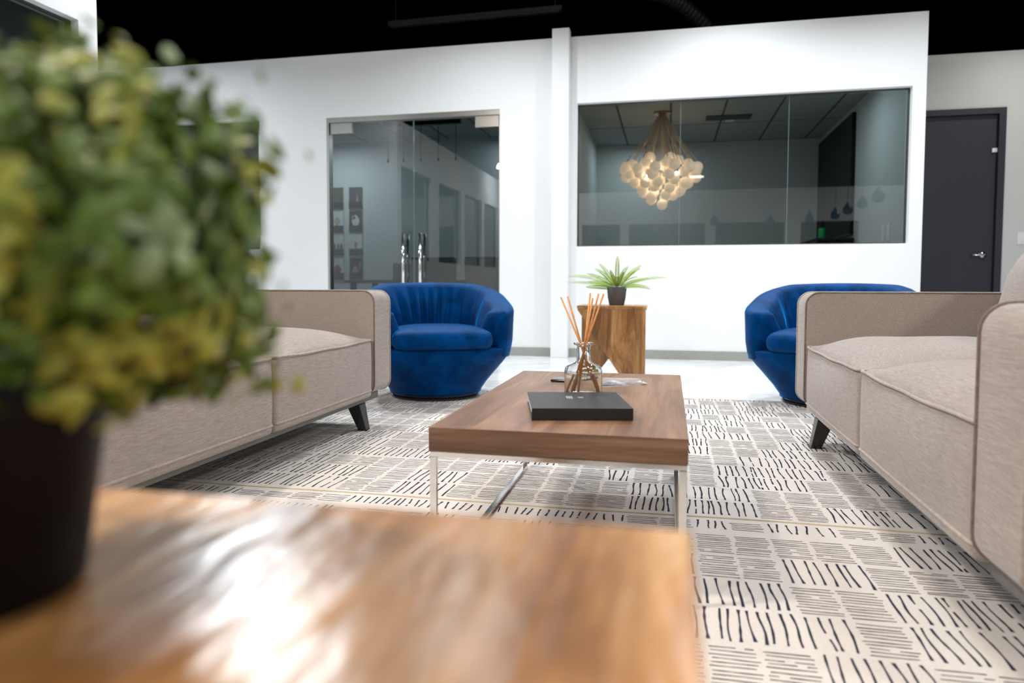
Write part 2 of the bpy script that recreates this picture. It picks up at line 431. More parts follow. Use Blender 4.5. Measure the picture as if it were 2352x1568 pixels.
# meeting room walls and tile ceilings
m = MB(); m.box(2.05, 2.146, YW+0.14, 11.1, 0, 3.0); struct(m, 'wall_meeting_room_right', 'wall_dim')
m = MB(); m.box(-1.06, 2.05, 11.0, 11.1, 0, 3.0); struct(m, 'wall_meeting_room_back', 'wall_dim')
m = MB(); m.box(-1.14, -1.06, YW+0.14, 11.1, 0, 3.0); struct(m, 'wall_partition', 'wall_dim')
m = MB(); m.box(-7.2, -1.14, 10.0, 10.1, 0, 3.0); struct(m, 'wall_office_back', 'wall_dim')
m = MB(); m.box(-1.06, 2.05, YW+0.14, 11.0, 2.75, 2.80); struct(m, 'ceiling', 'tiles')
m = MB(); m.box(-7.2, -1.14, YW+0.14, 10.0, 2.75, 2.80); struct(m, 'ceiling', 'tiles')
m = MB(); m.box(-7.2, LW-0.13, -4.65, 4.16, 3.0, 3.05); struct(m, 'ceiling', 'tiles')

# windows: reveal frame + panes
def window(name, x0, x1, z0, z1, y, cuts, axis='x', fm='dark_frame', fw=0.012):
    e = sempty(name, (0, 0, 0))
    def B(mb, a, b, c, d, zz0, zz1):
        if axis == 'x': mb.box(a, b, c, d, zz0, zz1)
        else: mb.box(c, d, a, b, zz0, zz1)
    f = MB()
    B(f, x0, x1, y-0.015, y+0.015, z0, z0+fw); B(f, x0, x1, y-0.015, y+0.015, z1-fw, z1)
    B(f, x0, x0+fw, y-0.015, y+0.015, z0+fw, z1-fw); B(f, x1-fw, x1, y-0.015, y+0.015, z0+fw, z1-fw)
    f.build('window_frame', fm, e)
    xs = [x0+fw]+cuts+[x1-fw]
    for i in range(len(xs)-1):
        p = MB(); a, b = xs[i]+0.001, xs[i+1]-0.001
        if axis == 'x': p.add([(a, y, z0+fw), (b, y, z0+fw), (b, y, z1-fw), (a, y, z1-fw)], [(0, 1, 2, 3)])
        else: p.add([(y, a, z0+fw), (y, b, z0+fw), (y, b, z1-fw), (y, a, z1-fw)], [(0, 1, 2, 3)])
        p.build('pane', 'glass', e)
    for c_ in cuts:
        s_ = MB(); B(s_, c_-0.0016, c_+0.0016, y-0.005, y+0.005, z0+fw, z1-fw)
        s_.build('pane_joint', 'glass_edge', e)
    return e
window('window_1', -0.872, 2.038, 1.068, 2.426, YW+0.085, [0.09, 1.045])
window('window_2', -5.64, -4.242, 1.07, 2.43, YW+0.085, [])
for i, h in enumerate(WH):
    window('window_%d' % (i+3), h[0], h[1], h[2], h[3], LW-0.075, [], axis='y')
m = MB(); m.box(-5.64, -4.242, YW+0.06, YW+0.14, 1.066, 1.0705); 

# glass double door
d1 = sempty('door_1')
m = MB(); m.box(-3.468, -1.628, YW+0.01, YW+0.10, 2.362, 2.412); m.build('door_header', 'steel', d1)
m = MB(); m.box(-3.468, -3.445, YW+0.01, YW+0.10, 0, 2.362); m.build('door_jamb', 'steel', d1)
m = MB(); m.box(-1.642, -1.628, YW+0.03, YW+0.10, 0, 2.362); m.build('door_jamb', 'steel', d1)
for (a, b, pf, hx) in ((-3.440, -2.537, (-3.435, -3.195), -2.628), (-2.529, -1.645, (-1.885, -1.648), -2.447)):
    leaf = MB(); leaf.add([(a, YW+0.05, 0.01), (b, YW+0.05, 0.01), (b, YW+0.05, 2.355), (a, YW+0.05, 2.355)], [(0, 1, 2, 3)])
    lf = leaf.build('door_leaf', 'glass', d1)
    e = MB(); s_ = b if a < -3 else a
    e.box(s_-0.0018, s_+0.0018, YW+0.044, YW+0.056, 0.01, 2.355); e.build('leaf_edge', 'glass_edge', lf)
    p = MB(); p.box(pf[0], pf[1], YW+0.03, YW+0.07, 2.252, 2.358); p.build('patch_fitting', 'steel', lf)
    p = MB(); p.box(pf[0], pf[1], YW+0.03, YW+0.07, 0.006, 0.10); p.build('patch_fitting', 'steel', lf)
    for yy in (YW-0.02, YW+0.12):
        hm = MB(); hm.tube([(hx, yy, 0.55), (hx, yy, 1.215)], 0.0165, 14)
        hm.tube([(hx, yy, 1.09), (hx, YW+0.05, 1.09)], 0.008, 8); hm.tube([(hx, yy, 0.68), (hx, YW+0.05, 0.68)], 0.008, 8)
        hm.build('pull_handle', 'chrome', lf, smooth=True)

# charcoal door of the corridor
d2 = sempty('door_2')
m = MB(); m.box(2.40, 2.45, 8.355, 8.47, 0, 2.49); m.box(3.225, 3.288, 8.355, 8.47, 0, 2.49); m.box(2.45, 3.225, 8.355, 8.47, 2.43, 2.49)
m.build('door_frame', 'door_dark', d2)
m = MB(); m.box(2.453, 3.222, 8.40, 8.445, 0.01, 2.427); dl = m.build('door_panel', 'door_dark', d2)
m = MB(); m.tube([(3.125, 8.40, 1.015), (3.125, 8.375, 1.015)], 0.031, 24); m.tube([(3.125, 8.38, 1.015), (3.125, 8.345, 1.015)], 0.012, 12)
m.tube([(3.135, 8.345, 1.015), (3.02, 8.345, 1.012)], 0.010, 12)
m.build('lever_handle', 'chrome', dl, smooth=True)
m = MB(); m.box(3.18, 3.205, 8.385, 8.40, 2.05, 2.09); m.box(3.208, 3.232, 8.385, 8.40, 2.05, 2.09); m.build('closer_plate', 'white_plastic', dl)

# switches
def switch(x0, x1, z0, z1, y, label, axis='x', face=-1):
    t = thing('light_switch', label, 'switch')
    m = MB(); r = MB()
    zc = (z0+z1)/2; xc = (x0+x1)/2
    if axis == 'x':
        m.box(x0, x1, y-0.008, y-0.0005, z0, z1); r.box(xc-(x1-x0)*0.22, xc+(x1-x0)*0.22, y-0.013, y-0.008, zc-(z1-z0)*0.3, zc+(z1-z0)*0.3)
    else:
        m.box(y-0.008, y-0.0005, x0, x1, z0, z1); r.box(y-0.013, y-0.008, xc-(x1-x0)*0.22, xc+(x1-x0)*0.22, zc-(z1-z0)*0.3, zc+(z1-z0)*0.3)
    m.build('cover_plate', 'white_plastic', t); r.build('rocker', 'white_plastic', t)
switch(3.43, 3.55, 1.12, 1.24, 8.38, 'pale wall plate beside the charcoal door in the corridor')
switch(7.62, 7.70, 1.13, 1.29, 2.05, 'white switch plate inside the meeting room, nearer the glass', 'y')
switch(7.80, 7.88, 1.13, 1.29, 2.05, 'white switch plate inside the meeting room, deeper beside its twin', 'y')

# ------------------------------------------------------------------ rugs
RZ = 0.007; FZ = RZ+0.0008
V, Hh = 1, 0
FARPAT = ["11001111", "11000000", "01110011", "01111001", "00111111", "10011010", "10001111", "11100110", "11000110", "01101011", "10110001", "11011010", "01011101", "1001011", "01101011"]
NEARPAT = ["1011001", "0000011", "0011000", "1100111", "1110111", "0011000", "1101011"]
def seam(x): return 2.222+0.010*math.sin(x*1.7+0.6)+0.006*math.sin(x*5.1)-0.010*x
def make_rug(name, label, x0, x1, ya, yb, rows_from, direction, pat):
    """ya/yb: near and far edge functions; pattern rows counted from the seam"""
    m = MB(); n = 90; vs = []; fs = []
    for i in range(n+1):
        x = x0+(x1-x0)*i/n
        for (y, z) in ((ya(x), 0.0005), (ya(x), RZ), (yb(x), RZ), (yb(x), 0.0005)): vs.append((x, y, z))
    for i in range(n):
        for k in range(3): fs.append((i*4+k, i*4+4+k, i*4+5+k, i*4+1+k))
    fs += [(0, 1, 2, 3), tuple(n*4+k for k in (3, 2, 1, 0))]
    m.add(vs, fs, 0)
    rnd = random.Random(11 if direction > 0 else 23)
    cw, ch = 0.0985, 0.162
    c0 = int((x0-0.08)/cw)-1; c1 = int((x1-0.08)/cw)+1; nr = int(3.2/ch)+1
    grid = {}
    for r in range(nr):
        prev = 0
        for c in range(c0, c1+1):
            if 0 <= c and r < len(pat) and c < len(pat[r]): g = int(pat[r][c])
            else: g = prev if rnd.random() < 0.42 else int(rnd.random() < 0.46)
            grid[(r, c)] = g; prev = g
    def stroke(p, q, wd, mi, seg=6):
        dx, dy = q[0]-p[0], q[1]-p[1]; L = math.hypot(dx, dy)
        nx, ny = -dy/L, dx/L; amp = L*rnd.uniform(0.006, 0.018); ph = rnd.random()*6; fr = rnd.uniform(0.5, 1.1)
        skip = rnd.randrange(2, seg) if rnd.random() < 0.07 else -1
        pv = None; zz = RZ+0.0005
        for k in range(seg+1):
            t = k/seg; o = amp*math.sin(ph+t*PI*2*fr)*(1 if mi == 1 else 0.5)
            wv = wd*(rnd.uniform(0.55, 1.15))*(1.35 if (k in (0, seg) and mi == 1) else 1)
            cx, cy = p[0]+dx*t+nx*o, p[1]+dy*t+ny*o
            a = (cx+nx*wv/2, cy+ny*wv/2, zz); b = (cx-nx*wv/2, cy-ny*wv/2, zz)
            if pv and k != skip: m.add([pv[0], pv[1], b, a], [(0, 1, 2, 3)], mi)
            pv = (a, b)
    for (r, c), g in grid.items():
        xa = 0.08+c*cw; xb = xa+cw
        if direction > 0: yb0 = rows_from+r*ch; yt0 = yb0+ch
        else: yt0 = rows_from-r*ch; yb0 = yt0-ch
        if r == 0 and direction < 0: yb0 += 0.03
        lo = max(yb0, ya((xa+xb)/2)+0.012); hi = min(yt0, yb((xa+xb)/2)-0.012)
        if xa < x0+0.01 or xb > x1-0.01 or hi-lo < 0.02: continue
        if (xa+xb)/2 < -2.4 or (xa+xb)/2 > 2.0: continue
        if g:
            ns = rnd.choice((3, 4, 4, 4, 4, 5))
            for i in range(ns):
                x = xa+(i+0.5)*cw/ns+rnd.uniform(-0.004, 0.004)
                stroke((x+rnd.uniform(-.005, .005), lo+0.006+rnd.uniform(0, .008)), (x+rnd.uniform(-.005, .005), hi-0.004-rnd.uniform(0, .010)), 0.0056, 1)
        else:
            sp = 0.0148; ns = max(1, int((hi-lo-0.008)/sp))
            for i in range(ns):
                y = lo+0.008+i*sp+rnd.uniform(-.002, .002)
                j = rnd.uniform(-.004, .004)
                stroke((xa+0.006+j, y+rnd.uniform(-.002, .002)), (xb-0.007+j+rnd.uniform(-.004, .003), y+rnd.uniform(-.002, .002)), 0.0037, 2, 5)
    t = thing(name, label, 'rug')
    m.build('rug_field', ['rug', 'stroke_v', 'stroke_h'], t)
    return t
RX0, RX1 = -2.9, 2.4
tf = make_rug('area_rug', 'cream rug with navy dashes beyond the tan seam, reaching the blue chairs', RX0, RX1,
              lambda x: seam(x)+0.007, lambda x: 4.60, 2.250, 1, FARPAT)
tn = make_rug('area_rug', 'cream rug with navy dashes in the foreground, nearer than the tan seam', RX0, RX1,
              lambda x: -0.6, lambda x: seam(x)-0.007, 2.255, -1, NEARPAT)
for t, o in ((tf, 0.004), (tn, -0.004)):
    m = MB(); m.tube([(RX0+i*(RX1-RX0)/80, seam(RX0+i*(RX1-RX0)/80)+o*1.15, 0.0036) for i in range(81)], 0.0034, 8)
    b = m.build('edge_binding', 'binding', t, smooth=True); b['label'] = 'tan binding along the rug edge'
m = MB(); m.tube([(RX0+i*(RX1-RX0)/20, 4.60, 0.0033) for i in range(21)], 0.0032, 6); m.build('edge_binding', 'rug', tf, smooth=True)

# ------------------------------------------------------------------ sofas (local: length along x, front towards -y)
SL, SD, AW = 2.19, 0.93, 0.205
def smooth01(t): t = max(0, min(1, t)); return t*t*(3-2*t)
def arm_path(x, n=7, r=0.055):
    """outline of arm side panel in the yz plane at x, open path around the front"""
    y0, y1, z0, z1 = -SD/2, SD/2, 0.165, 0.66
    pts = [(x, y1-0.02, z1)]
    pts += [(x, y0+r+(y1-y0-0.1)*(1-k/10), z1) for k in range(1, 11)]
    for k in range(1, n+1):
        a = PI/2*k/n; pts.append((x, y0+r-r*math.sin(a), z1-r+r*math.cos(a)))
    pts += [(x, y0, z1-r-(z1-z0-2*r)*k/6) for k in range(1, 7)]
    for k in range(1, n+1):
        a = PI/2*k/n; pts.append((x, y0+r-r*math.cos(a), z0+r-r*math.sin(a)))
    pts.append((x, y0+0.2, z0))
    return pts
def make_sofa(label, loc, rz, tuck=False):
    t = thing('sofa', label, 'sofa', loc, rz)
    for s in (-1, 1):
        xa = s*(SL/2-AW/2)
        m = MB()
        # side profile rounded at the front, lofted through the width with softened edges
        prof = [(p[1], p[2]) for p in arm_path(0)]
        prof += [(SD/2-0.02, 0.165), (SD/2, 0.19), (SD/2, 0.63)]
        cy, cz = 0.0, 0.41
        layers = [(-AW/2, 0.988), (-AW/2+0.006, 0.996), (-AW/2+0.02, 1.0), (AW/2-0.02, 1.0), (AW/2-0.006, 0.996), (AW/2, 0.988)]
        n = len(prof); vs = []; fs = []
        for (x, k) in layers:
            for (y, z) in prof: vs.append((xa+x, cy+(y-cy)*(1-(1-k)*0.5), cz+(z-cz)*k))
        for i in range(len(layers)-1):
            for j in range(n): fs.append((i*n+j, i*n+(j+1) % n, (i+1)*n+(j+1) % n, (i+1)*n+j))
        fs += [tuple(reversed(range(n))), tuple((len(layers)-1)*n+j for j in range(n))]
        m.add(vs, fs)
        a = m.build('arm', 'sofa', t); 
        for q in a.data.polygons: q.use_smooth = q.area < 0.08 and len(q.vertices) == 4
        for e in (-1, 1):
            pm = MB(); pm.tube(arm_path(xa+e*(AW/2-0.003)), 0.0045, 8)
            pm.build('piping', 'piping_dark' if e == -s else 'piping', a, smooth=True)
    CW = (SL-2*AW)/2
    y0 = -SD/2+0.006; y1 = 0.30
    for i in (-1, 1):
        xc = i*CW/2; w2 = CW/2-0.003
        def disp(p, xc=xc, w2=w2):
            u = max(-1, min(1, (p.x-xc)/w2)); v = max(-1, min(1, (p.y-(y0+y1)/2)/((y1-y0)/2)))
            up = smooth01((p.z-0.30)/0.13)
            dome = (1-abs(u)**3.0)*(1-abs(v)**4.0)
            z = p.z+0.072*dome*up+0.003*math.sin(u*7+v*5+xc*9)*up*dome
            ft = smooth01((-v-0.8)/0.2); mid = math.sin(PI*max(0, min(1, (p.z-0.19)/0.24)))
            y = p.y-0.012*ft*mid*(1-u*u)
            z += 0.0015*math.sin(u*8+xc*5)*ft*up-0.006*(1-u*u)*ft*up
            sd = smooth01((abs(u)-0.85)/0.15); x = p.x-math.copysign(0.004, u)*sd*(1-mid)
            return (x, y, z)
        m = MB(); m.rbox((xc, (y0+y1)/2, (0.155+0.432)/2), (2*w2, y1-y0, 0.277), 0.022, (22, 18, 8), disp)
        c = m.build('seat_cushion', 'sofa', t, smooth=True)
        for zz, name in ((0.4285, 'top'), (0.190, 'bottom')):
            pts = []
            rr = 0.02
            y = y0+0.001
            if zz > 0.3:
                pts += [(xc-w2+0.001, y0+0.30*(1-k/6)+rr, zz) for k in range(7)]
            pts += [(xc-w2+0.003+rr*(1-math.cos(a)) , y+rr*(1-math.sin(a)), zz) for a in (0.4, 0.9, 1.4)]
            pts += [(xc-w2+rr+(2*w2-2*rr)*k/20, y, zz) for k in range(1, 20)]
            pts += [(xc+w2-0.003-rr*(1-math.cos(a)), y+rr*(1-math.sin(a)), zz) for a in (1.4, 0.9, 0.4)]
            if zz > 0.3:
                pts += [(xc+w2-0.001, y0+0.30*k/6+rr, zz) for k in range(7)]
            pts = [disp(Vector(p)) for p in pts]
            pts = [(p[0], p[1]-0.0015, p[2]+(0.001 if zz > 0.3 else 0)) for p in pts]
            pm = MB(); pm.tube(pts, 0.0045, 8); pm.build('piping', 'piping', c, smooth=True)
        # back cushion, leaning back
        bw = CW/2-0.004
        def bdisp(p, xc=xc, bw=bw):
            u = (p.x-xc)/bw; v = (p.z-0.66)/0.2
            b = 0.035*(1-min(1, abs(u))**3)*(1-min(1, abs(v))**3)
            y = p.y+(-b if p.y < 0.30 else b*0.3)
            z = p.z; t0 = max(0, z-0.45)
            return (p.x, y+t0*0.25+0.45*max(0, z-0.72)**1.3, z)
        m = MB(); m.rbox((xc, 0.305, 0.655), (2*bw, 0.19, 0.40), 0.055, (16, 4, 12), bdisp)
        m.build('back_cushion', 'sofa', t, smooth=True)
    m = MB(); m.rbox((0, SD/2-0.075, 0.455), (SL-2*AW-0.004, 0.14, 0.58), 0.03, 6); m.build('backrest', 'sofa', t, smooth=True)
    m = MB(); m.box(-SL/2+0.05, SL/2-0.05, -SD/2+0.045, SD/2-0.04, 0.130, 0.164); m.build('base_frame', 'sofa_base', t, bevel=0.003)
    for sx in (-1, 1):
        for sy in (-1, 1):
            xb, yb = sx*(SL/2-0.225), sy*(SD/2-0.045)
            if tuck and sx > 0 and sy < 0: yb += 0.20        # set back under the seat
            xt, yt = xb-sx*0.022, yb-sy*0.032
            m = MB(); a, b = 0.023, 0.021; c_, d_2 = 0.036, 0.034
            vs = [(xb-a, yb-b, 0), (xb+a, yb-b, 0), (xb+a, yb+b, 0), (xb-a, yb+b, 0), (xt-c_, yt-d_2, 0.1298), (xt+c_, yt-d_2, 0.1298), (xt+c_, yt+d_2, 0.1298), (xt-c_, yt+d_2, 0.1298)]
            m.add(vs, [(3, 2, 1, 0), (4, 5, 6, 7), (0, 1, 5, 4), (1, 2, 6, 5), (2, 3, 7, 6), (3, 0, 4, 7)])
            m.build('leg', 'sofa_leg', t, bevel=0.003)
    return t
make_sofa('taupe linen two-seat sofa on the left, behind the leafy potted plant', (-1.36-SD/2, 3.44-SL/2, FZ), PI/2)
make_sofa('taupe linen two-seat sofa on the right, before the charcoal door', (0.575+SD/2, 3.53-SL/2, FZ), -PI/2, True)

# ------------------------------------------------------------------ blue swivel chairs
def make_chair(label, loc, rz):
    t = thing('swivel_armchair', label, 'armchair', loc, rz)
    def plan(phi, n1=2.3, n2=4.6, a=0.458, b=0.43):
        s_, c_ = math.sin(phi), math.cos(phi)
        n = n1+(n2-n1)*smooth01((abs(phi)-1.2)/0.9)
        r = ((abs(s_)/a)**n+(abs(c_)/(b if c_ > 0 else 0.40))**n)**(-1/n)
        return r*s_, r*c_
    # lower body: full loop cone from the base to the seat level
    m = MB(); N = 72; vs = []; fs = []
    lev = [(0.030, 0.0), (0.045, 0.015), (0.10, 0.22), (0.16, 0.46), (0.22, 0.70), (0.27, 0.88), (0.30, 0.945), (0.315, 0.93), (0.318, 0.80), (0.318, 0.0)]
    for i, (z, f) in enumerate(lev):
        for k in range(N):
            phi = -PI+2*PI*k/N; x, y = plan(phi)
            bx, by = 0.285*math.sin(phi), 0.285*math.cos(phi)
            if i == len(lev)-1: vs.append((x*0.3, y*0.3, z))
            else: vs.append((bx+(x*0.985-bx)*f, by+(y*0.985-by)*f, z))
    for i in range(len(lev)-1):
        for k in range(N):
            l = (k+1) % N; fs.append((i*N+k, i*N+l, (i+1)*N+l, (i+1)*N+k))
    fs += [tuple(reversed(range(N))), tuple((len(lev)-1)*N+k for k in range(N))]
    m.add(vs, [tuple(reversed(f)) for f in fs]); m.build('seat_base', 'velvet', t, smooth=True)
    # U-shaped back and arms
    PM = 2.30
    def zt(phi):
        a = abs(phi)
        return 0.706-0.010*(a/0.8)**2 if a < 0.8 else 0.696-0.155*((a-0.8)/(PM-0.8))**1.05
    nU = 120; m = MB(); vs = []; fs = []
    rings = []
    for i in range(nU+1):
        phi = -PM+2*PM*i/nU; x, y = plan(phi); r = math.hypot(x, y); ux, uy = x/r, y/r
        z = zt(phi); a = abs(phi)
        th = 0.105+0.045*smooth01((a-0.9)/0.7)
        zin = 0.30
        fold = 0
        prof = [(0.945, 0.0, 0.262), (0.965, 0.0, 0.30), (0.985, 0.0, 0.36)]
        for q in range(1, 6): prof.append((0.985+0.015*q/5, 0.0, 0.36+(z-0.03-0.36)*q/5))
        prof += [(1.0, 0.006, z-0.014), (1.0, 0.022, z-0.003), (1.0, 0.045, z), (1.0, th-0.035, z-0.002), (1.0, th-0.012, z-0.014), (1.0, th, z-0.036)]
        nin = 12
        for q in range(1, nin+1):
            tt = q/nin; zz = z-0.036-(z-0.036-zin)*tt
            inset = th+0.055*tt+0.02*math.sin(PI*tt)
            # gathered folds fanning over the inner back
            if a < 1.15:
                amp = 0.021*math.sin(PI*min(1, tt*1.15))*smooth01((1.15-a)/0.35)*(0.35+0.65*smooth01((0.75-phi)/0.8))
                ph = phi*26+tt*5.0*(phi-0.1)+1.5*math.sin(phi*4)
                fold = amp*(abs(math.sin(ph/2))*2-1)
            else: fold = 0
            prof.append((1.0, inset+fold, zz))
        ring = []
        for (sc_, ins, zz) in prof: 
            rr = r*sc_-ins; ring.append((ux*rr, uy*rr, zz))
        rings.append(ring)
    n = len(rings[0])
    def cap(ring, dirv):
        c = [sum(p[k] for p in ring)/len(ring) for k in range(3)]
        outs = []
        for (s_, o) in ((0.94, 0.012), (0.80, 0.022), (0.5, 0.027)):
            outs.append([tuple(c[k]+(p[k]-c[k])*s_+dirv[k]*o for k in range(3)) for p in ring])
        return outs
    def end_dir(a, b): 
        v = Vector([sum(p[k]-q[k] for p, q in zip(a, b)) for k in range(3)]); v.z = 0; return v.normalized()
    s0 = cap(rings[0], end_dir(rings[0], rings[2])); s1 = cap(rings[-1], end_dir(rings[-1], rings[-3]))
    rings = s0[::-1]+rings+s1
    for r in rings: vs += r
    for i in range(len(rings)-1):
        for k in range(n):
            l = (k+1) % n; fs.append((i*n+k, i*n+l, (i+1)*n+l, (i+1)*n+k))
    fs += [tuple(reversed(range(n))), tuple((len(rings)-1)*n+k for k in range(n))]
    m.add(vs, fs); bk = m.build('back_and_arms', 'velvet', t, smooth=True)
    # seam between back and arm
    for s in (-1, 1):
        i = int((s*1.06+PM)/(2*PM)*nU)+3
        pts = [Vector(p)*1.0 for p in rings[i][6:24]]
        pm = MB(); pm.tube(pts, 0.0014, 6); pm.build('seam', 'velvet', bk, smooth=True)
    # seat cushion
    def cdisp(p):
        u = p.x/0.292; v = (p.y+0.09)/0.315
        k = 1-0.16*smooth01((p.y+0.05)/0.25)
        up = smooth01((p.z-0.34)/0.06)
        y = p.y-0.030*(1-u*u)*smooth01(-v)
        return (p.x*k, y, p.z+0.028*(1-min(1, abs(u))**3)*(1-min(1, abs(v))**3)*up)
    m = MB(); m.rbox((0, -0.09, 0.368), (0.584, 0.63, 0.105), 0.045, (16, 14, 3), cdisp)
    sc_ = m.build('seat_cushion', 'velvet', t, smooth=True)
    m = MB(); m.lathe([(0.0, 0.0), (0.272, 0.0), (0.277, 0.004), (0.277, 0.012), (0.272, 0.016), (0.262, 0.018), (0.262, 0.030), (0.0, 0.030)], n=64)
    b = m.build('swivel_base', 'black_gloss', t, smooth=False); b['label'] = 'black swivel ring under the chair'
    return t
make_chair('blue velvet barrel chair between the left sofa and the glass doors', (-1.42, 4.36, FZ), math.radians(25))
make_chair('blue velvet barrel chair half hidden behind the right sofa arm', (0.945, 4.60, FZ), math.radians(-20))

# ------------------------------------------------------------------ coffee table
X0, Y0, TW, TL = -0.529, 1.570, 0.575, 1.122
ZT = 0.376
t = thing('coffee_table', 'low walnut coffee table on a chrome frame in the middle of the rugs', 'table', (X0+TW/2, Y0+TL/2, FZ))
def lx(x): return x-(X0+TW/2)
def ly(y): return y-(Y0+TL/2)
zt_ = ZT-FZ
m = MB(); m.box(-TW/2, TW/2, -TL/2, TL/2, zt_-0.0565, zt_)
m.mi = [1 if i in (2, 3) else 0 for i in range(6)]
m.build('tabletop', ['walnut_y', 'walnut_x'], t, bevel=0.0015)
zf = zt_-0.0565
for yy, nm in ((-TL/2+0.008, 'front'), (TL/2-0.008, 'rear')):
    for s in (-1, 1):
        m = MB(); m.box(s*(TW/2-0.010)-0.008, s*(TW/2-0.010)+0.008, yy-0.006, yy+0.006, 0.0, zf-0.0125); m.build('leg', 'chrome', t, bevel=0.001)
    m = MB(); m.box(-TW/2+0.002, TW/2-0.002, yy-0.006, yy+0.006, zf-0.012, zf-0.0003); m.build('top_rail', 'chrome', t, bevel=0.001)
for s in (-1, 1):
    m = MB(); m.box(s*(TW/2-0.010)-0.008, s*(TW/2-0.010)+0.008, -TL/2+0.0145, TL/2-0.0145, 0.0, 0.012); m.build('floor_rail', 'chrome', t, bevel=0.001)

# closed book with its spine to the viewer
bk = thing('book', 'black hardcover book lying closed at the near end of the coffee table', 'book', (-0.314, 1.698, ZT), math.radians(13))
BW, BD, BT = 0.243, 0.265, 0.030
m = MB(); m.box(0, BW, 0, BD, 0, 0.003); m.box(0, BW, 0, BD, BT-0.003, BT); m.box(0, BW, 0, 0.004, 0.003, BT-0.003)
m.build('cover', 'leather', bk, bevel=0.0012)
m = MB(); m.box(0.004, BW-0.004, 0.0045, BD-0.004, 0.0032, BT-0.0032); m.build('page_block', 'paper', bk)
m = MB()
for i in range(3): m.box(0.098+i*0.006, 0.102+i*0.006, 0.155, 0.185, BT, BT+0.0004)
m.box(0.098, 0.114, 0.150, 0.153, BT, BT+0.0004); m.box(0.098, 0.114, 0.187, 0.190, BT, BT+0.0004)
m.box(0.128, 0.142, 0.160, 0.166, BT, BT+0.0004); m.box(0.128, 0.142, 0.169, 0.175, BT, BT+0.0004)
m.build('foil_mark', 'silver', bk)

# reed diffuser
dx, dy = -0.237, 2.105
df = thing('reed_diffuser', 'clear glass reed diffuser with amber reeds on the coffee table', 'diffuser', (dx, dy, ZT))
out = [(0.0, 0.0), (0.048, 0.0), (0.0535, 0.003), (0.055, 0.008), (0.055, 0.074), (0.0535, 0.083), (0.047, 0.090), (0.034, 0.095), (0.024, 0.100), (0.020, 0.106), (0.0195, 0.147), (0.022, 0.150), (0.028, 0.151), (0.0292, 0.154), (0.028, 0.157), (0.0165, 0.157)]
inn = [(0.0160, 0.150), (0.0160, 0.106), (0.0205, 0.098), (0.032, 0.092), (0.044, 0.087), (0.0500, 0.081), (0.0515, 0.073), (0.0515, 0.010), (0.049, 0.006), (0.0, 0.006)]
m = MB(); m.lathe(out+inn, n=48); m.build('bottle', 'bottle_glass', df, smooth=True)
m = MB(); m.lathe([(0.0, 0.0058), (0.0492, 0.0058), (0.0517, 0.0100), (0.0517, 0.066), (0.0508, 0.0700), (0.0, 0.0700)], n=48); m.build('oil', 'oil', df, smooth=False)
tips = [(-0.309, 0.663), (-0.282, 0.667), (-0.220, 0.676), (-0.209, 0.662), (-0.198, 0.674), (-0.181, 0.674)]
for i, (tx, tz) in enumerate(tips):
    yo = [0.012, -0.006, 0.004, -0.010, 0.010, 0.0][i]
    p1 = Vector((tx-dx, yo*3, tz-ZT)); nk = Vector(((tx-dx)*0.10, yo, 0.145))
    d = (nk-p1).normalized(); bot = nk+d*((nk.z-0.012)/-d.z)
    if math.hypot(bot.x, bot.y) > 0.044: 
        s_ = 0.044/math.hypot(bot.x, bot.y); bot = Vector((bot.x*s_, bot.y*s_, bot.z))
    m = MB(); m.tube([bot, nk, p1], 0.0027, 8); m.build('reed', 'reed', df, smooth=True)

# phone and leaflets behind the diffuser
m = MB(); m.rbox((0, 0, 0.0045), (0.145, 0.075, 0.009), 0.0044, 4)
tag(m.build('phone', 'black_gloss', None, loc=(-0.303, 2.425, ZT), rz=math.radians(-12), smooth=True), 'slim black phone lying on the coffee table behind the diffuser', 'phone')
def leaflet(loc, rz, wx, wy, cm, label):
    k = NT('leaflet_print'); v = k.noise(k.coords((14, 9, 9)), 1, 3)
    k.set(Base_Color=k.ramp(v, cm), Roughness=0.3)
    o = thing('brochure', label, 'brochure', loc, rz, 'brochures behind the diffuser')
    m = MB(); m.box(-wx/2, wx/2, -wy/2, wy/2, 0.0, 0.0022); m.build('pages', 'paper', o)
    m = MB(); m.box(-wx/2, wx/2, -wy/2, wy/2, 0.00225, 0.0030); m.build('cover', k.m, o)
leaflet((-0.165, 2.40, ZT), math.radians(34), 0.19, 0.10, [(0.35, (0.02, 0.02, 0.05)), (0.6, (0.10, 0.11, 0.22)), (0.7, (0.5, 0.5, 0.6))], 'dark glossy brochure at the bottom of the small stack')
leaflet((-0.170, 2.415, ZT+0.0032), math.radians(20), 0.19, 0.10, [(0.4, (0.30, 0.30, 0.36)), (0.55, (0.06, 0.06, 0.16)), (0.65, (0.6, 0.6, 0.62))], 'grey and navy brochure in the middle of the small stack')
leaflet((-0.180, 2.435, ZT+0.0064), math.radians(6), 0.19, 0.10, [(0.35, (0.55, 0.50, 0.50)), (0.55, (0.30, 0.22, 0.24)), (0.65, (0.70, 0.68, 0.70))], 'pale printed brochure on top of the small stack')

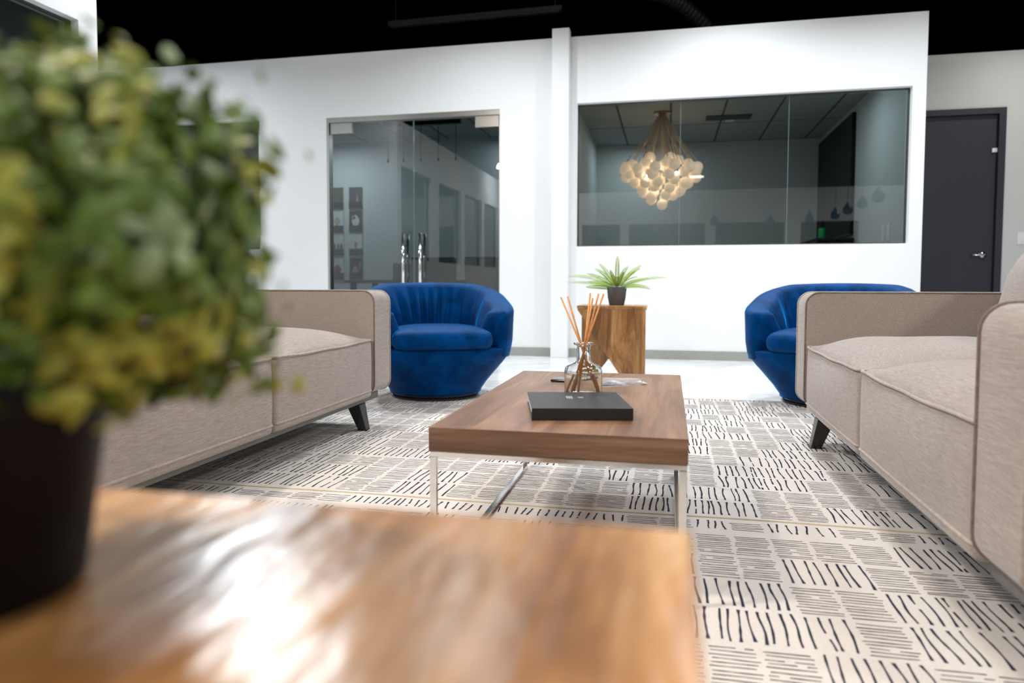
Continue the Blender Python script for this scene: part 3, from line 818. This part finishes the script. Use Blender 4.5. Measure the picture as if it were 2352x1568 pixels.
# ------------------------------------------------------------------ rustic wooden end tables
def end_table(label, cx, cy, w_=0.49, d_=0.40, h_=0.55, fz=0.0):
    t = thing('end_table', label, 'table', (cx, cy, fz))
    hh = h_-fz; tp = 0.022
    m = MB(); m.box(-w_/2, w_/2, -d_/2, d_/2, hh-tp, hh); m.build('tabletop', 'rustic_top', t, bevel=0.003)
    foot = 0.21*w_; z1 = hh-tp-0.0006
    # front panel: full width above, foot at the right
    m = MB(); m.prism([(w_/2-foot, 0), (w_/2-0.004, 0), (w_/2-0.004, z1), (-w_/2+0.004, z1), (-w_/2+0.004, z1-0.01)], -d_/2+0.004, -d_/2+0.13)
    m.build('front_panel', 'rustic_side', t, bevel=0.003)
    # rear panel mirrored: foot at the left
    m = MB(); m.prism([(-w_/2+0.004, 0), (-w_/2+foot, 0), (w_/2-0.004, z1-0.01), (w_/2-0.004, z1), (-w_/2+0.004, z1)], d_/2-0.13, d_/2-0.004)
    m.build('rear_panel', 'rustic_side', t, bevel=0.003)
    # diagonal brace laid on the front panel edge
    bx = w_/2-foot
    m = MB(); m.prism([(bx-0.040, 0), (bx-0.0005, 0), (bx+(-w_/2+0.004-bx)*0.70-0.0005, z1*0.70), (bx+(-w_/2+0.004-bx)*0.76-0.0005, z1*0.70)], -d_/2+0.006, -d_/2+0.15)
    m.build('diagonal_brace', 'rustic_light', t, bevel=0.002)
    return t
end_table('carved rustic wood end table under the fern, against the white wall', -0.397, 5.45)
end_table('blurred rustic wood end table in the near foreground, holding the leafy plant', -0.232, 0.255, w_=0.496, fz=FZ)

# fern
fp = thing('potted_fern', 'small bright green fern in a grey pot on the wooden end table', 'plant', (-0.372, 5.45, 0.55))
m = MB(); m.lathe([(0.0, 0.0), (0.052, 0.0), (0.055, 0.004), (0.066, 0.06), (0.0725, 0.132), (0.071, 0.136), (0.067, 0.134), (0.062, 0.118), (0.0, 0.118)], n=36); m.build('pot', 'pot_grey', fp, smooth=True)
m = MB(); m.lathe([(0, 0.1185), (0.061, 0.1185), (0.03, 0.128), (0, 0.13)], n=20); m.build('soil', 'soil', fp)
rnd = random.Random(5)
def frond(az, elev, L, droop, mi):
    m = MB(); n = 30; pts = []; tw = math.radians(48+rnd.uniform(-18, 18))*(1 if math.cos(az) > 0 else -1)*abs(math.cos(az))
    p = Vector((0.012*math.cos(az), 0.012*math.sin(az), 0.122)); e = elev
    for i in range(n+1):
        pts.append(p.copy()); st = L/n
        p = p+Vector((math.cos(az)*math.cos(e), math.sin(az)*math.cos(e), math.sin(e)))*st; e -= droop/n
        az += rnd.uniform(-.01, .01)
    m.tube(pts, [0.0016*(1-i/(n+4)) for i in range(n+1)], 5, mi=1)
    for i in range(3, n+1):
        for hlf in (0, 0.5):
            if i == n and hlf: continue
            a = pts[i].lerp(pts[min(n, i+1)], hlf); tn_ = (pts[min(n, i+1)]-pts[i-1]).normalized()
            sd = tn_.cross(Vector((0, 0, 1)))
            if sd.length < 1e-3: sd = Vector((1, 0, 0))
            sd.normalize(); sd = (Matrix.Rotation(tw, 3, tn_) @ sd); up = sd.cross(tn_)
            fr = (i+hlf)/n; ll = 0.0175*math.sin(PI*min(1, 0.12+fr*0.88))**0.6+0.003; wdt = 0.0024
            for s in (-1, 1):
                tip = a+sd*s*ll+tn_*ll*0.35-up*ll*0.12
                md = a+sd*s*ll*0.5+tn_*ll*0.16+up*ll*0.03
                m.add([a, md-tn_*wdt, tip, md+tn_*wdt], [(0, 1, 2, 3)], 0)
    return m
specs = [(PI, 0.62, 0.36, 0.75), (PI*1.02, 0.30, 0.36, 0.35), (0.03, 0.50, 0.36, 0.55), (-0.15, 0.38, 0.24, 0.8), (1.6, 1.35, 0.26, 0.3), (2.3, 1.0, 0.28, 0.5), (0.7, 0.95, 0.27, 0.5), (PI*0.9, 0.75, 0.26, 0.6), (PI*1.1, 0.15, 0.22, 0.2), (-1.5, 0.9, 0.20, 0.9), (-0.7, 0.8, 0.22, 0.8), (-2.2, 0.8, 0.22, 0.8), (0.4, 0.6, 0.25, 0.6), (1.2, 1.1, 0.25, 0.7), (2.8, 0.5, 0.24, 0.6), (-2.7, 0.45, 0.2, 0.5), (-0.4, 0.3, 0.19, 0.5), (1.9, 0.9, 0.24, 0.9), (-1.1, 1.1, 0.17, 0.6), (-1.9, 1.15, 0.18, 0.6), (0.2, 1.1, 0.22, 0.7), (2.9, 1.1, 0.22, 0.7)]
for (az, el, L, dr) in specs:
    frond(az, el, L, dr, 0).build('frond', ['fern', 'fern_dark'], fp)

# leafy topiary in the foreground
tp_ = thing('potted_boxwood', 'out of focus leafy green and yellow plant in a black pot in the near foreground', 'plant', (-0.333, 0.282, 0.55))
m = MB(); m.lathe([(0.0, 0.0), (0.050, 0.0), (0.053, 0.004), (0.066, 0.10), (0.0675, 0.106), (0.064, 0.108), (0.060, 0.100), (0.0, 0.098)], n=40); m.build('pot', 'pot_dark', tp_, smooth=True)
rnd = random.Random(3)
fol = MB(); cx_, cy_, cz_ = 0.016, 0.038, 0.166; RB = 0.107
def bumpy(d):
    return 1+0.10*math.sin(d.x*5+1)*math.sin(d.z*6+d.y*4)+0.06*math.sin(d.y*9+d.x*7)
for k_ in range(4600):
    d = Vector((rnd.gauss(0, 1), rnd.gauss(0, 1), rnd.gauss(0, 1))).normalized()
    rr = RB*bumpy(d)*rnd.uniform(0.68, 1.08)*(1.0 if rnd.random() < 0.90 else rnd.uniform(1.05, 1.22))
    p = Vector((cx_, cy_, cz_))+d*rr; p.z = cz_+(p.z-cz_)*0.96
    if p.z < 0.085: continue
    s = rnd.uniform(0.0055, 0.0105)
    n_ = (d+Vector((rnd.gauss(0, .5), rnd.gauss(0, .5), rnd.gauss(0, .5)))).normalized()
    t1 = n_.orthogonal().normalized(); t1 = (Matrix.Rotation(rnd.uniform(0, 6.28), 3, n_) @ t1); t2 = n_.cross(t1)
    v_ = math.sin(d.x*5+d.z*4)+math.sin(d.y*6-d.z*5+1)+rnd.gauss(0, 0.45)+d.x*0.7
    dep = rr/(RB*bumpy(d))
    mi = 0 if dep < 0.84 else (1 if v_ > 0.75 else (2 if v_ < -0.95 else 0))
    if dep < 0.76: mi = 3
    vs = [p-t1*s, p-t1*s*0.3+t2*s*0.55, p+t1*s*0.5+t2*s*0.5, p+t1*s, p+t1*s*0.5-t2*s*0.5, p-t1*s*0.3-t2*s*0.55, p+n_*s*0.25]
    fol.add(vs, [(0, 6, 1), (1, 6, 2), (2, 6, 3), (3, 6, 4), (4, 6, 5), (5, 6, 0)], mi)
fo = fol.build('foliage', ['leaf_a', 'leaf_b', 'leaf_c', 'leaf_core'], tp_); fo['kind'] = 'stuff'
m = MB()
for i in range(22):
    a = rnd.uniform(0, 2*PI); b = rnd.uniform(0.02, 0.085); zz = rnd.uniform(0.10, 0.26)
    m.tube([(0, 0.0, 0.098), (b*0.5*math.cos(a), b*0.5*math.sin(a), 0.13), (cx_+b*math.cos(a), cy_+b*math.sin(a), zz)], 0.0016, 5)
st = m.build('stems', 'stem', tp_); st['kind'] = 'stuff'

# ------------------------------------------------------------------ inside the meeting room
ch = thing('chandelier', 'large cluster chandelier of frosted glass globes glowing warmly behind the wide window', 'chandelier', (-0.10, 9.0, 2.749))
m = MB(); m.lathe([(0, 0), (0.10, 0), (0.10, -0.02), (0, -0.03)], n=24); m.build('canopy', 'copper', ch)
gl = MB(); gl.lathe([(0.0, -0.064)]+[(0.064*math.sin(a), -0.064*math.cos(a)) for a in [PI*k/14 for k in range(1, 14)]]+[(0.0, 0.064)], n=24)
rnd = random.Random(9); cen = []
for (z, R, n) in ((-0.57, 0.20, 5), (-0.63, 0.36, 9), (-0.68, 0.445, 13), (-0.76, 0.40, 13), (-0.84, 0.32, 11), (-0.92, 0.23, 8), (-1.00, 0.14, 5), (-1.065, 0.03, 1)):
    o = rnd.uniform(0, 6)
    for k in range(n):
        a = o+2*PI*k/n+rnd.uniform(-.06, .06); r = R*rnd.uniform(0.94, 1.04)
        cen.append((r*math.cos(a), r*math.sin(a), z+rnd.uniform(-.025, .025)))
proto = None
for c_ in cen:
    if proto is None: proto = gl.build('globe', 'globe', ch, loc=c_, smooth=True); g = proto
    else: g = proto.copy(); C.objects.link(g); g.parent = ch; g.location = c_
m = MB()
for c_ in cen: m.tube([(c_[0]*0.08, c_[1]*0.08, -0.028), (c_[0]*0.55, c_[1]*0.55, c_[2]*0.52), (c_[0], c_[1], c_[2]+0.064)], 0.0036, 5)
q = m.build('cords', 'twine', ch); q['kind'] = 'stuff'
for p in ((-0.24, -0.24, -0.74), (-0.16, -0.33, -0.79), (0.17, -0.30, -0.76), (0.21, -0.26, -0.76)):
    m = MB(); m.lathe([(0, -0.014), (0.010, -0.010), (0.014, 0), (0.010, 0.010), (0, 0.014)], c=p, n=12); m.build('bulb', 'bulb', ch, smooth=True)
pl = bpy.data.lights.new('chandelier_glow', 'POINT'); pl.energy = 5; pl.color = (1.0, 0.75, 0.5); pl.shadow_soft_size = 0.1
po = bpy.data.objects.new('chandelier_glow', pl); C.objects.link(po); po.location = (0, 0, -0.78); po.parent = ch

tv = thing('wall_screen', 'large black screen on the right wall of the meeting room', 'screen', (2.03, 10.0, 1.9))
m = MB(); m.box(-0.02, 0.0195, -0.95, 0.98, -0.62, 0.76); m.build('bezel', 'black_metal', tv)
m = MB(); m.box(-0.022, -0.0205, -0.93, 0.96, -0.60, 0.74); m.build('display', 'screen', tv)
cb = thing('cabinet', 'black cabinet along the right wall inside the meeting room', 'cabinet', (1.84, 9.7, 0))
m = MB(); m.box(-0.18, 0.2, -0.7, 0.9, 0.0, 1.215); m.build('body', 'black_metal', cb)
m = MB(); m.box(-0.2, 0.2, -0.72, 0.92, 1.2155, 1.24); m.build('top', 'screen', cb)
for yy in (-0.7, 0.1):
    m = MB(); m.box(-0.196, -0.1805, yy+0.01, yy+0.79, 0.05, 1.20); dd = m.build('door', 'black_metal', cb)
    m = MB(); m.tube([(-0.205, yy+0.7, 0.7), (-0.205, yy+0.7, 0.85)], 0.006, 8); m.build('handle', 'chrome', dd, smooth=True)
bt = thing('spray_bottle', 'green bottle with a black cap on the cabinet in the meeting room', 'bottle', (1.76, 9.3, 1.24))
m = MB(); m.lathe([(0, 0), (0.036, 0), (0.038, 0.01), (0.038, 0.12), (0.03, 0.135), (0, 0.135)], n=20); m.build('body', 'green_can', bt, smooth=True)
m = MB(); m.lathe([(0, 0.1355), (0.028, 0.1355), (0.025, 0.18), (0.012, 0.20), (0.012, 0.235), (0, 0.235)], n=16); m.build('cap', 'black_gloss', bt)
m = MB(); m.box(0.42, 0.95, 9.3, 9.55, 2.74, 2.749); 
tag(m.build('air_vent', 'duct_dark'), 'dark ceiling vent beside the globe chandelier', 'vent')
for (x, y, lb) in ((0.72, 9.6, 'small round recessed light in the meeting room tile ceiling'),):
    e = thing('recessed_light', lb, 'light', (x, y, 2.749))
    m = MB(); m.lathe([(0.04, 0), (0.06, 0), (0.06, -0.006), (0.04, -0.008)], n=24); m.build('trim_ring', 'white_plastic', e)
    m = MB(); m.lathe([(0, -0.001), (0.039, -0.001), (0.039, -0.004), (0, -0.004)], n=24); m.build('lens', emit('recessed_lens', (0.9, 0.95, 1), 1.2), e)

# ------------------------------------------------------------------ the room behind the glass doors
def mag(x, z, w_, desc, base, spots):
    e = thing('brochure', desc, 'brochure', (x, 9.985, z), 0, 'brochures in holders on the far office wall')
    m = MB(); m.box(-w_/2, w_/2, -0.004, 0.004, -0.15, 0.15); m.build('cover', plain('cover_print', base, 0.5, var=0.15, scale=12), e)
    for (sx, sz, sw, sh, col) in spots:
        m = MB(); n = 14
        m.prism([(sx+sw*math.cos(2*PI*i/n), sz+sh*math.sin(2*PI*i/n)*(1-0.3*math.cos(4*PI*i/n))) for i in range(n)], -0.0052, -0.0042)
        m.build('printed_picture', plain('picture_print', col, 0.5), e)
    m = MB(); m.box(-w_/2-0.004, w_/2+0.004, -0.012, -0.008, -0.158, -0.06); m.box(-w_/2-0.004, w_/2+0.004, -0.008, 0.006, -0.162, -0.155)
    m.build('holder', 'glass', e)
L_, D_ = (0.55, 0.60, 0.58), (0.03, 0.03, 0.035)
zz = [1.962, 1.62, 1.28, 0.93]
mag(-4.76, zz[0], 0.19, 'dark olive brochure, top of the left column on the office wall', (0.05, 0.07, 0.04), [])
mag(-4.47, zz[0], 0.20, 'charcoal brochure with a pale streak, top of the right column', D_, [(0.03, -0.04, 0.015, 0.07, (0.25, 0.24, 0.18))])
mag(-4.76, zz[1], 0.19, 'pale brochure with a beige round picture, second in the left column', L_, [(0.0, 0.0, 0.05, 0.05, (0.42, 0.36, 0.28))])
mag(-4.47, zz[1], 0.20, 'dark brochure with a white shape, second in the right column', D_, [(0.0, 0.0, 0.06, 0.07, (0.55, 0.6, 0.6)), (-0.03, 0.05, 0.03, 0.02, (0.55, 0.6, 0.6))])
mag(-4.76, zz[2], 0.19, 'pale brochure with a band of dark pictures, third in the left column', L_, [(-0.05, -0.03, 0.025, 0.04, (0.10, 0.10, 0.12)), (0.01, -0.03, 0.02, 0.04, (0.15, 0.10, 0.08)), (0.06, -0.03, 0.02, 0.04, (0.06, 0.06, 0.1))])
mag(-4.47, zz[2], 0.20, 'pale brochure with a small orange picture, third in the right column', L_, [(0.0, -0.01, 0.028, 0.045, (0.38, 0.20, 0.12))])
mag(-4.76, zz[3], 0.19, 'pale brochure with a red-brown picture, bottom of the left column', L_, [(0.0, -0.02, 0.06, 0.06, (0.25, 0.08, 0.05))])
mag(-4.47, zz[3], 0.20, 'dark brochure with a pink picture, bottom of the right column', D_, [(-0.01, -0.03, 0.05, 0.055, (0.40, 0.25, 0.26)), (0.06, 0.05, 0.02, 0.05, (0.30, 0.2, 0.24))])
lp = thing('linear_pendant', 'dark bar canopy with five thin hanging cords above the office table', 'pendant', (-3.05, 8.85, 2.749))
m = MB(); m.box(-0.52, 0.50, -0.03, 0.03, -0.05, 0); m.build('canopy', 'black_metal', lp)
for k_, xx in enumerate((-0.46, -0.25, -0.02, 0.21, 0.44)):
    m = MB(); m.tube([(xx, 0, -0.05), (xx, 0, -0.46)], 0.004, 6); cd = m.build('cord', 'black_metal', lp)
    m = MB(); m.lathe([(0, -0.46), (0.012, -0.46), (0.014, -0.50), (0, -0.50)], c=(xx, 0, 0), n=12); m.build('lamp_holder', 'duct_dark', cd)
sp = thing('pendant_lamp', 'single hanging lamp with a glowing bulb at the right edge of the glass doors', 'pendant', (-2.0, 8.6, 2.749))
m = MB(); m.lathe([(0, 0), (0.05, 0), (0.05, -0.02), (0, -0.025)], n=20); m.build('canopy', 'black_metal', sp)
m = MB(); m.tube([(0, 0, -0.02), (0, 0, -0.60)], 0.004, 6); m.build('cord', 'black_metal', sp)
m = MB(); m.lathe([(0, -0.60), (0.012, -0.60), (0.03, -0.64), (0.03, -0.66), (0, -0.67)], n=16); m.build('bulb', emit('warm_bulb', (1, 0.8, 0.5), 6), sp, smooth=True)

mt = thing('meeting_table', 'brown table behind the glass doors with grey chairs around it', 'table', (-2.9, 8.75, 0))
m = MB(); m.box(-1.0, 1.0, -0.42, 0.42, 0.715, 0.75); m.build('tabletop', 'table_brown', mt)
for sx in (-1, 1):
    for sy in (-1, 1):
        m = MB(); m.box(sx*0.9-0.03, sx*0.9+0.03, sy*0.34-0.03, sy*0.34+0.03, 0, 0.7145); m.build('leg', 'black_metal', mt)
def office_chair(x, y, rz, label):
    t = thing('dining_chair', label, 'chair', (x, y, 0), rz, 'grey chairs around the office table')
    m = MB(); m.rbox((0, 0, 0.45), (0.48, 0.46, 0.08), 0.03, 4); m.build('seat', 'chair_grey', t, smooth=True)
    m = MB(); m.rbox((0, 0.22, 0.75), (0.50, 0.06, 0.50), 0.025, 4, lambda p: (p.x*(1+0.12*(p.z-0.5)), p.y+0.12*(p.z-0.5)+0.25*p.x*p.x*-1, p.z)); m.build('backrest', 'chair_grey', t, smooth=True)
    for sx in (-1, 1):
        for sy in (-1, 1):
            m = MB(); m.tube([(sx*0.19, sy*0.17, 0.415), (sx*0.22, sy*0.20, 0)], [0.016, 0.010], 10); m.build('leg', 'black_metal', t, smooth=True)
office_chair(-3.55, 9.52, 0, 'grey chair on the far side of the office table, left one')
office_chair(-2.55, 8.02, PI, 'grey chair with its back to the glass doors, near the door handles')
office_chair(-1.92, 7.98, PI, 'grey chair with its back to the glass doors, at the right edge')
office_chair(-2.3, 9.52, 0, 'grey chair on the far side of the office table, right one')
fl = thing('flower_vase', 'small vase of pale flowers on the office table', 'vase', (-2.27, 8.6, 0.75))
m = MB(); m.lathe([(0, 0), (0.03, 0), (0.045, 0.04), (0.03, 0.09), (0.035, 0.10), (0, 0.10)], n=20); m.build('vase', 'white_plastic', fl, smooth=True)
m = MB()
for i in range(9):
    a = i*0.7; r = 0.02+0.012*(i % 4); m.lathe([(0, -0.02), (0.018, -0.008), (0.02, 0.006), (0.008, 0.02), (0, 0.02)], c=(r*math.cos(a)*1.4, r*math.sin(a), 0.13+0.015*(i % 3)), n=8)
m.build('blossoms', 'flower', fl, smooth=True)

# ------------------------------------------------------------------ overhead and mirrored things in the lounge
dk = thing('linear_ceiling_light', 'unlit dark linear light fixture under the black ceiling', 'light', (-2.17, 8.1, 3.68), math.radians(-1.7))
m = MB(); m.box(-1.03, 1.0, -0.05, 0.05, 0.0, 0.05); m.build('housing', 'duct_dark', dk)
m = MB(); m.box(-1.0, 0.97, -0.035, 0.035, -0.006, -0.0005); m.build('diffuser', plain('dim_diffuser', (0.10, 0.10, 0.105), 0.4, var=0.3, scale=9), dk)
for xx in (-0.95, 0.92):
    m = MB(); m.tube([(xx, 0, 0.05), (xx, 0, 0.418)], 0.004, 6); m.build('hanger_rod', 'duct_dark', dk)
fd = MB(); pts = []
for i in range(40):
    tt = i/39; pts.append((-0.30+0.75*tt, 8.15+0.75*tt, 3.85+0.10*math.sin(tt*PI)-0.25*tt))
fd.tube(pts, [0.07+0.012*(i % 2) for i in range(40)], 12)
tag(fd.build('flexible_duct', 'duct_dark', smooth=False), 'ribbed flexible duct hanging under the black ceiling', 'duct')

ll = thing('linear_pendant_light', 'glowing linear light mirrored beside the chandelier in the wide window', 'light', (0.60, -3.3, 3.19))
m = MB(); m.box(-0.16, 0.16, -0.03, 0.03, 0.021, 0.06); m.build('housing', 'black_metal', ll)
m = MB(); m.box(-0.155, 0.155, -0.025, 0.025, -0.02, 0.02); m.build('diffuser', 'led', ll)
for xx in (-0.12, 0.12):
    m = MB(); m.tube([(xx, 0, 0.06), (xx, 0, 0.909)], 0.003, 6); m.build('suspension_cable', 'black_metal', ll)

drops = [(1.071, -5.6+1.2, 2.25, 'leftmost of the seven blue glass pendants mirrored in the wide window'),
         (2.371, -4.45, 2.24, 'second from the left of the seven mirrored blue glass pendants'),
         (3.099, -3.55, 2.215, 'third from the left of the seven mirrored blue glass pendants'),
         (3.461, -2.67, 2.203, 'fourth from the left of the seven mirrored blue glass pendants'),
         (3.530, -1.87, 2.231, 'fifth from the left of the seven mirrored blue glass pendants'),
         (3.629, -1.14, 2.272, 'sixth from the left, darkest of the mirrored blue glass pendants'),
         (3.319, 1.20, 2.143, 'rightmost and palest of the seven mirrored blue glass pendants')]
pm = None
for (x, y, z, lb) in drops:
    if pm is None:
        pm = thing('glass_pendant', lb, 'pendant', (x, y, z), 0, 'blue glass pendants over the bar')
        m = MB(); m.lathe([(0.0, -0.10), (0.04, -0.095), (0.085, -0.06), (0.10, -0.01), (0.085, 0.045), (0.05, 0.09), (0.025, 0.13), (0.018, 0.16), (0, 0.16)], n=28); m.build('shade', 'blue_glass', pm, smooth=True)
        m = MB(); m.tube([(0, 0, 0.16), (0, 0, 4.095-z)], 0.004, 6); m.build('cord', 'black_metal', pm)
    else:
        c = copy_tree(pm); c.location = (x, y, z); c['label'] = lb
        for g in c.children:
            if g.name.startswith('cord'):
                me = g.data.copy(); g.data = me
                top = max(v.co.z for v in me.vertices)
                for v in me.vertices:
                    if v.co.z > 1: v.co.z = 4.095-z
